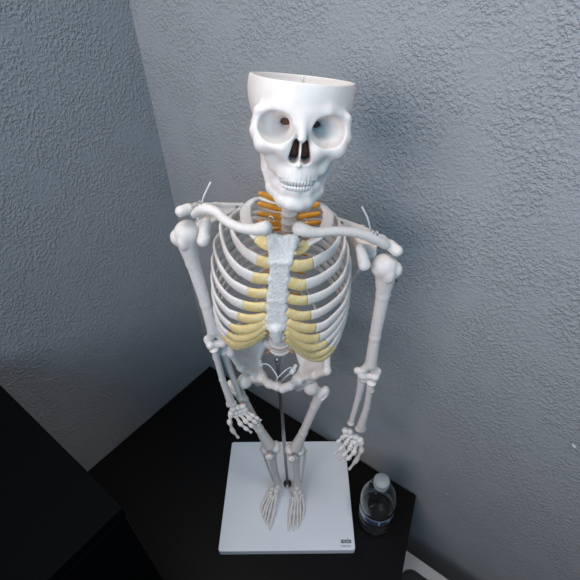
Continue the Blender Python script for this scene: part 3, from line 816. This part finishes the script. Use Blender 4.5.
# feet: pixel + height above the desk
def fz(px, py, z): return at(px, py, z=z)
FEET = [
 ([(277.5, 486, .050, .0062), (276, 491, .043, .0055), (272.5, 489, .040, .0050), (279, 488, .030, .0065), (270.5, 493, .034, .0042), (275.5, 496, .038, .0045)],
  [[(276, 497, .037), (273.5, 513, .027), (271.5, 522, .023), (269.5, 529.5, .021)],
   [(273.5, 496, .038), (269.5, 512, .027), (268, 519, .024), (266.5, 525, .021)],
   [(272, 495, .037), (266.5, 510, .027), (265.5, 516, .024), (264.5, 521, .021)],
   [(270.5, 494, .036), (264.5, 508, .026), (263.5, 513, .023), (262.5, 517, .021)],
   [(269, 492, .034), (262.5, 504, .025), (261.5, 508, .022), (261, 512, .020)]]),
 ([(297, 488, .050, .0062), (295.5, 492, .043, .0055), (299.5, 492, .040, .0050), (294, 489.5, .030, .0065), (301.5, 495, .034, .0042), (296.5, 497, .038, .0045)],
  [[(293.5, 497, .037), (290.5, 513, .027), (289.5, 522, .023), (288.5, 531, .021)],
   [(296, 497, .038), (294, 514, .027), (293.5, 523, .023), (293.5, 531, .020)],
   [(298, 497, .037), (297.5, 513, .027), (297.5, 521, .023), (297.5, 529.5, .020)],
   [(300, 496, .036), (300.5, 511, .026), (300.5, 518, .023), (300, 526, .020)],
   [(302, 494, .034), (304, 507, .025), (303.5, 513, .022), (302.5, 520, .020)]])]
for tars, ch in FEET:
    foot = put('tarsal_bones', bone([('e', fz(a, b, z), (r * 1.15, r * 1.15, r)) for a, b, z, r in tars], .002, .0008), M_BONE, sk)
    for pts, r in zip(ch, (.0046, .0034, .0033, .0032, .0033)):
        P = [fz(*q) for q in pts]
        for i in range(3):
            seg_bone('metatarsal' if i == 0 else 'toe_phalanx', P[i], P[i + 1], r * (1, .9, .78)[i], foot, tip=(i == 2))

# ---- skull
def both(f): return [f(-1), f(1)]
sp_ = []
cran = [('e', (0, -.020, -.010), (.0482, .050, .048)), ('e', (0, .016, -.020), (.0392, .0385, .046))]
pos = list(cran)
face = []
for s in (-1, 1):
    face += [('c', (s * .004, .0485, -.0225), (s * .019, .0470, -.0195), .0046, .0032), ('c', (s * .019, .0470, -.0195), (s * .034, .0385, -.0230), .0032, .0030),  # brow
             ('c', (s * .0355, .0385, -.024), (s * .0365, .0380, -.038), .0040, .0044),       # side of the orbit
             ('c', (s * .0360, .0380, -.039), (s * .030, .0430, -.0475), .0052, .0070),       # cheek bone
             ('c', (s * .030, .0430, -.0475), (s * .014, .0500, -.0480), .0066, .0056),       # lower orbit edge
             ('c', (s * .0365, .034, -.043), (s * .0395, .010, -.0430), .0042, .0026), ('c', (s * .0395, .010, -.0430), (s * .040, -.012, -.040), .0028, .0036),  # arch
             ('c', (s * .024, .040, -.050), (s * .019, .038, -.064), .0070, .0070),
             ('e', (s * .020, .034, -.037), (.0190, .017, .016)),
             ('c', (s * .0075, .0510, -.030), (s * .0130, .0490, -.052), .0038, .0046),       # beside the nose
             ('c', (s * .034, -.020, -.044), (s * .031, -.016, -.058), .0060, .0035)]         # mastoid
face += [('c', (0, .0510, -.0250), (0, .0585, -.0390), .0048, .0034),                         # nasal bones
         ('e', (0, .0300, -.0535), (.0265, .0255, .0185)), ('e', (0, .0375, -.0680), (.0195, .0180, .0130)),
         ('c', (0, .0520, -.0610), (0, .0570, -.0600), .0020, .0012),
         ('e', (0, -.005, -.050), (.020, .035, .012))]
for i, x in enumerate((-.0150, -.0122, -.0088, -.0052, -.0017, .0017, .0052, .0088, .0122, .0150)):
    yy = .0562 - 0.03 * abs(x) - 36 * x * x
    face += [('c', (x * .92, yy - .0040, -.0615 - .001 * (abs(x) < .011)), (x, yy - .0012, -.0720), .0014, .0019)]
neg_or = []
for s in (-1, 1):
    neg_or += [('e', (s * .0205, .0470, -.0335), (.0150, .0165, .0122)), ('c', (s * .0205, .042, -.0335), (s * .012, .018, -.0335), .0105, .0040),
               ('c', (s * .0150, .022, -.0330), (s * .0145, .010, -.0330), .0024, .0024), ('c', (s * .0100, .022, -.0330), (s * .0085, .010, -.0325), .0020, .0020)]
neg_nose = []
for s in (-1, 1):
    for yy in np.arange(.030, .068, .0025):
        neg_nose += [('c', (s * .0036, yy, -.0430), (s * .0050, yy - .001, -.0550), .0027, .0042)]
def skull_extra(G, D):
    # hollow brain case, open at the cut
    c1 = prim(G, ('e', (0, -.020, -.010), (.0455, .0472, .0425))); c2 = prim(G, ('e', (0, .015, -.012), (.0366, .0360, .0300)))
    inner = smin(c1, c2, .018)
    D = np.maximum(D, -inner)
    for s in (-1, 1):
        D = smin(D, prim(G, ('e', (s * .0190, .0270, -.0350), (.0200, .0200, .0160))), .003)
    D = np.maximum(D, -np.maximum(inner, prim(G, ('e', (0, 0, .010), (.06, .08, .030)))))
    # temple hollows and space behind the cheek bones
    for s in (-1, 1):
        D = -smin(-D, prim(G, ('e', (s * .043, .022, -.034), (.0085, .018, .016))), .003) if False else D
    return np.maximum(D, G[2])
def skull_field():
    h = .0009
    allp = pos + face
    lo = np.min([pbounds(p)[0] for p in allp], 0) - 3 * h; hi = np.max([pbounds(p)[1] for p in allp], 0) + 3 * h; hi[2] = 4 * h
    ax = [np.arange(lo[i], hi[i] + h, h, dtype=np.float32) for i in range(3)]; G = np.meshgrid(*ax, indexing='ij')
    D = smin(prim(G, cran[0]), prim(G, cran[1]), .018)
    # slimmer temples behind the brow
    for s in (-1, 1): D = -smin(-D, prim(G, ('e', (s * .054, .024, -.044), (.016, .024, .026))), .006)
    Fd = None
    for p in face:
        d = prim(G, p); Fd = d if Fd is None else smin(Fd, d, .0040 if len(p) < 5 or p[3] > .0025 else .0018)
    D = smin(D, Fd, .006)
    D = skull_extra(G, D)
    for p in neg_or: D = -smin(-D, prim(G, p), .0022)
    for p in neg_nose: D = -smin(-D, prim(G, p), .0010)
    V, Fc = nets(D, lo, h)
    return np.array(fr[0]) + V @ fr[1], Fc
skull = put('skull', skull_field(), M_SKULL, sk)
put('cavity_shade', bone([('e', (s_ * .0046, .033, -.0500), (.0048, .006, .0085)) for s_ in (-1, 1)] + [('e', (s_ * .0125, .0125, -.0330), (.0075, .003, .005)) for s_ in (-1, 1)], .001, .0009, frame=fr), M_CAVITY_SHADE, skull)  # added blobs, shade of nose and sockets put into their brown colour
# mandible
pos = []
for s in (-1, 1):
    pos += [('c', (0, .0440, -.0920), (s * .009, .0420, -.0925), .0076, .0072), ('c', (s * .009, .0420, -.0925), (s * .0185, .030, -.0860), .0072, .0066), ('c', (s * .0185, .030, -.0860), (s * .0265, .006, -.0740), .0066, .0050),
            ('c', (s * .009, .0440, -.0830), (s * .0150, .036, -.0800), .0048, .0050), ('c', (0, .0468, -.0835), (s * .009, .0440, -.0830), .0048, .0048), ('c', (s * .0150, .036, -.0800), (s * .0240, .012, -.0700), .0052, .0042),
            ('t', (s * .0265, .012, -.074), (s * .0270, -.002, -.072), (s * .0320, .000, -.048), .0032), ('t', (s * .0265, .012, -.074), (s * .0320, .000, -.048), (s * .0305, .020, -.052), .0032),
            ('c', (s * .0320, .000, -.048), (s * .033, -.002, -.042), .003, .0045), ('c', (s * .0305, .020, -.052), (s * .031, .020, -.042), .0028, .0018)]
pos += [('c', (-.004, .0480, -.0955), (.004, .0480, -.0955), .0046, .0046)]
put('mandible', bone(pos, .004, .0009, frame=fr), M_SKULL, skull)
# teeth
TOOTH = make_mesh('tooth', *bone([('e', (0, 0, 0), (.0017, .0016, .0030)), ('e', (0, 0, .0010), (.0017, .0014, .0018))], .001, .0006), M_TOOTH)
arc = [(math.sin(math.radians(a)) * .0150, .0385 + math.cos(math.radians(a)) * .0165, a) for a in (-84, -66, -50, -36.5, -24, -14.5, -5, 5, 14.5, 24, 36.5, 50, 66, 84)]
for row, z0, sh, inn in (('u', -.0742, 1.0, 0.0), ('d', -.0796, .93, -.0010)):
    for x, y, a in arc:
        r = rotm('Z', a if False else -a)
        loc = np.array(fr[0]) + np.array([x * (sh if row == 'd' else 1), y + inn, z0]) @ fr[1]
        A = np.array([[math.cos(math.radians(a)), -math.sin(math.radians(a)), 0], [math.sin(math.radians(a)), math.cos(math.radians(a)), 0], [0, 0, 1]]) @ fr[1]
        inst('tooth', TOOTH, skull, loc, A, (1.0 if abs(a) < 40 else 1.25, 1, 1 if row == 'u' else .85))
# ridge and small holes on the back of the open brain case
put('skull_clasp', obox(np.array(fr[0]) + np.array([.003, -.0655, -.003]) @ fr[1], fr[1], (.0012, .002, .005)), M_SKULL, skull)

# ------------------------------------------------------------------ water bottle
ct = at(382, 480, z=.162)
bt = thing('water_bottle', 'clear plastic water bottle with white cap and blue label beside the skeleton stand', 'bottle', (ct[0], ct[1], 0.0))
def blathe(prof, seg=48):
    v, f = lathe(prof, seg); return v + [ct[0], ct[1], 0], f[:-2]
outer = [(.0, .004), (.012, .003), (.024, .0005), (.031, .002), (.0335, .007), (.0335, .016), (.0322, .020), (.0335, .024), (.0335, .034), (.0322, .038), (.0335, .042), (.0335, .050), (.0328, .053), (.0328, .070), (.0338, .073),
         (.0340, .088), (.0332, .100), (.0300, .115), (.0245, .128), (.0190, .138), (.0145, .144), (.0122, .148), (.0122, .158)]
inner = [(max(r - .0005, 0), z + .0004) for r, z in outer[::-1]]
v, f = blathe(outer + inner); body = put('bottle_body', (v, f), M_PET, bt)
cp_prof = [(.0, .150), (.0140, .150), (.0146, .151), (.0146, .160), (.0136, .1620), (0.0, .1622)]
put('cap', blathe(cp_prof, 40), M_CAP, bt)
put('cap_ring', blathe([(.0124, .1455), (.0143, .1455), (.0143, .149), (.0124, .149), (.0124, .1455)], 40), M_CAP, bt)
put('label_band', blathe([(.0330, .054), (.0332, .0545), (.0332, .0685), (.0330, .069)], 48), M_LABELW, bt)
for a0, a1, z0, z1 in ((-140, -95, .0555, .0675), (-88, -62, .0555, .0675), (-52, -20, .0555, .0675), (10, 60, .0555, .0675), (80, 150, .0555, .0675)):
    vs = []; n = 12
    for k in range(n + 1):
        a = math.radians(a0 + (a1 - a0) * k / n)
        for z in (z0, z1): vs.append((ct[0] + .0335 * math.cos(a), ct[1] + .0335 * math.sin(a), z))
    put('label_print', (vs, [(2 * k, 2 * k + 2, 2 * k + 3, 2 * k + 1) for k in range(n)]), M_LABEL, bt)
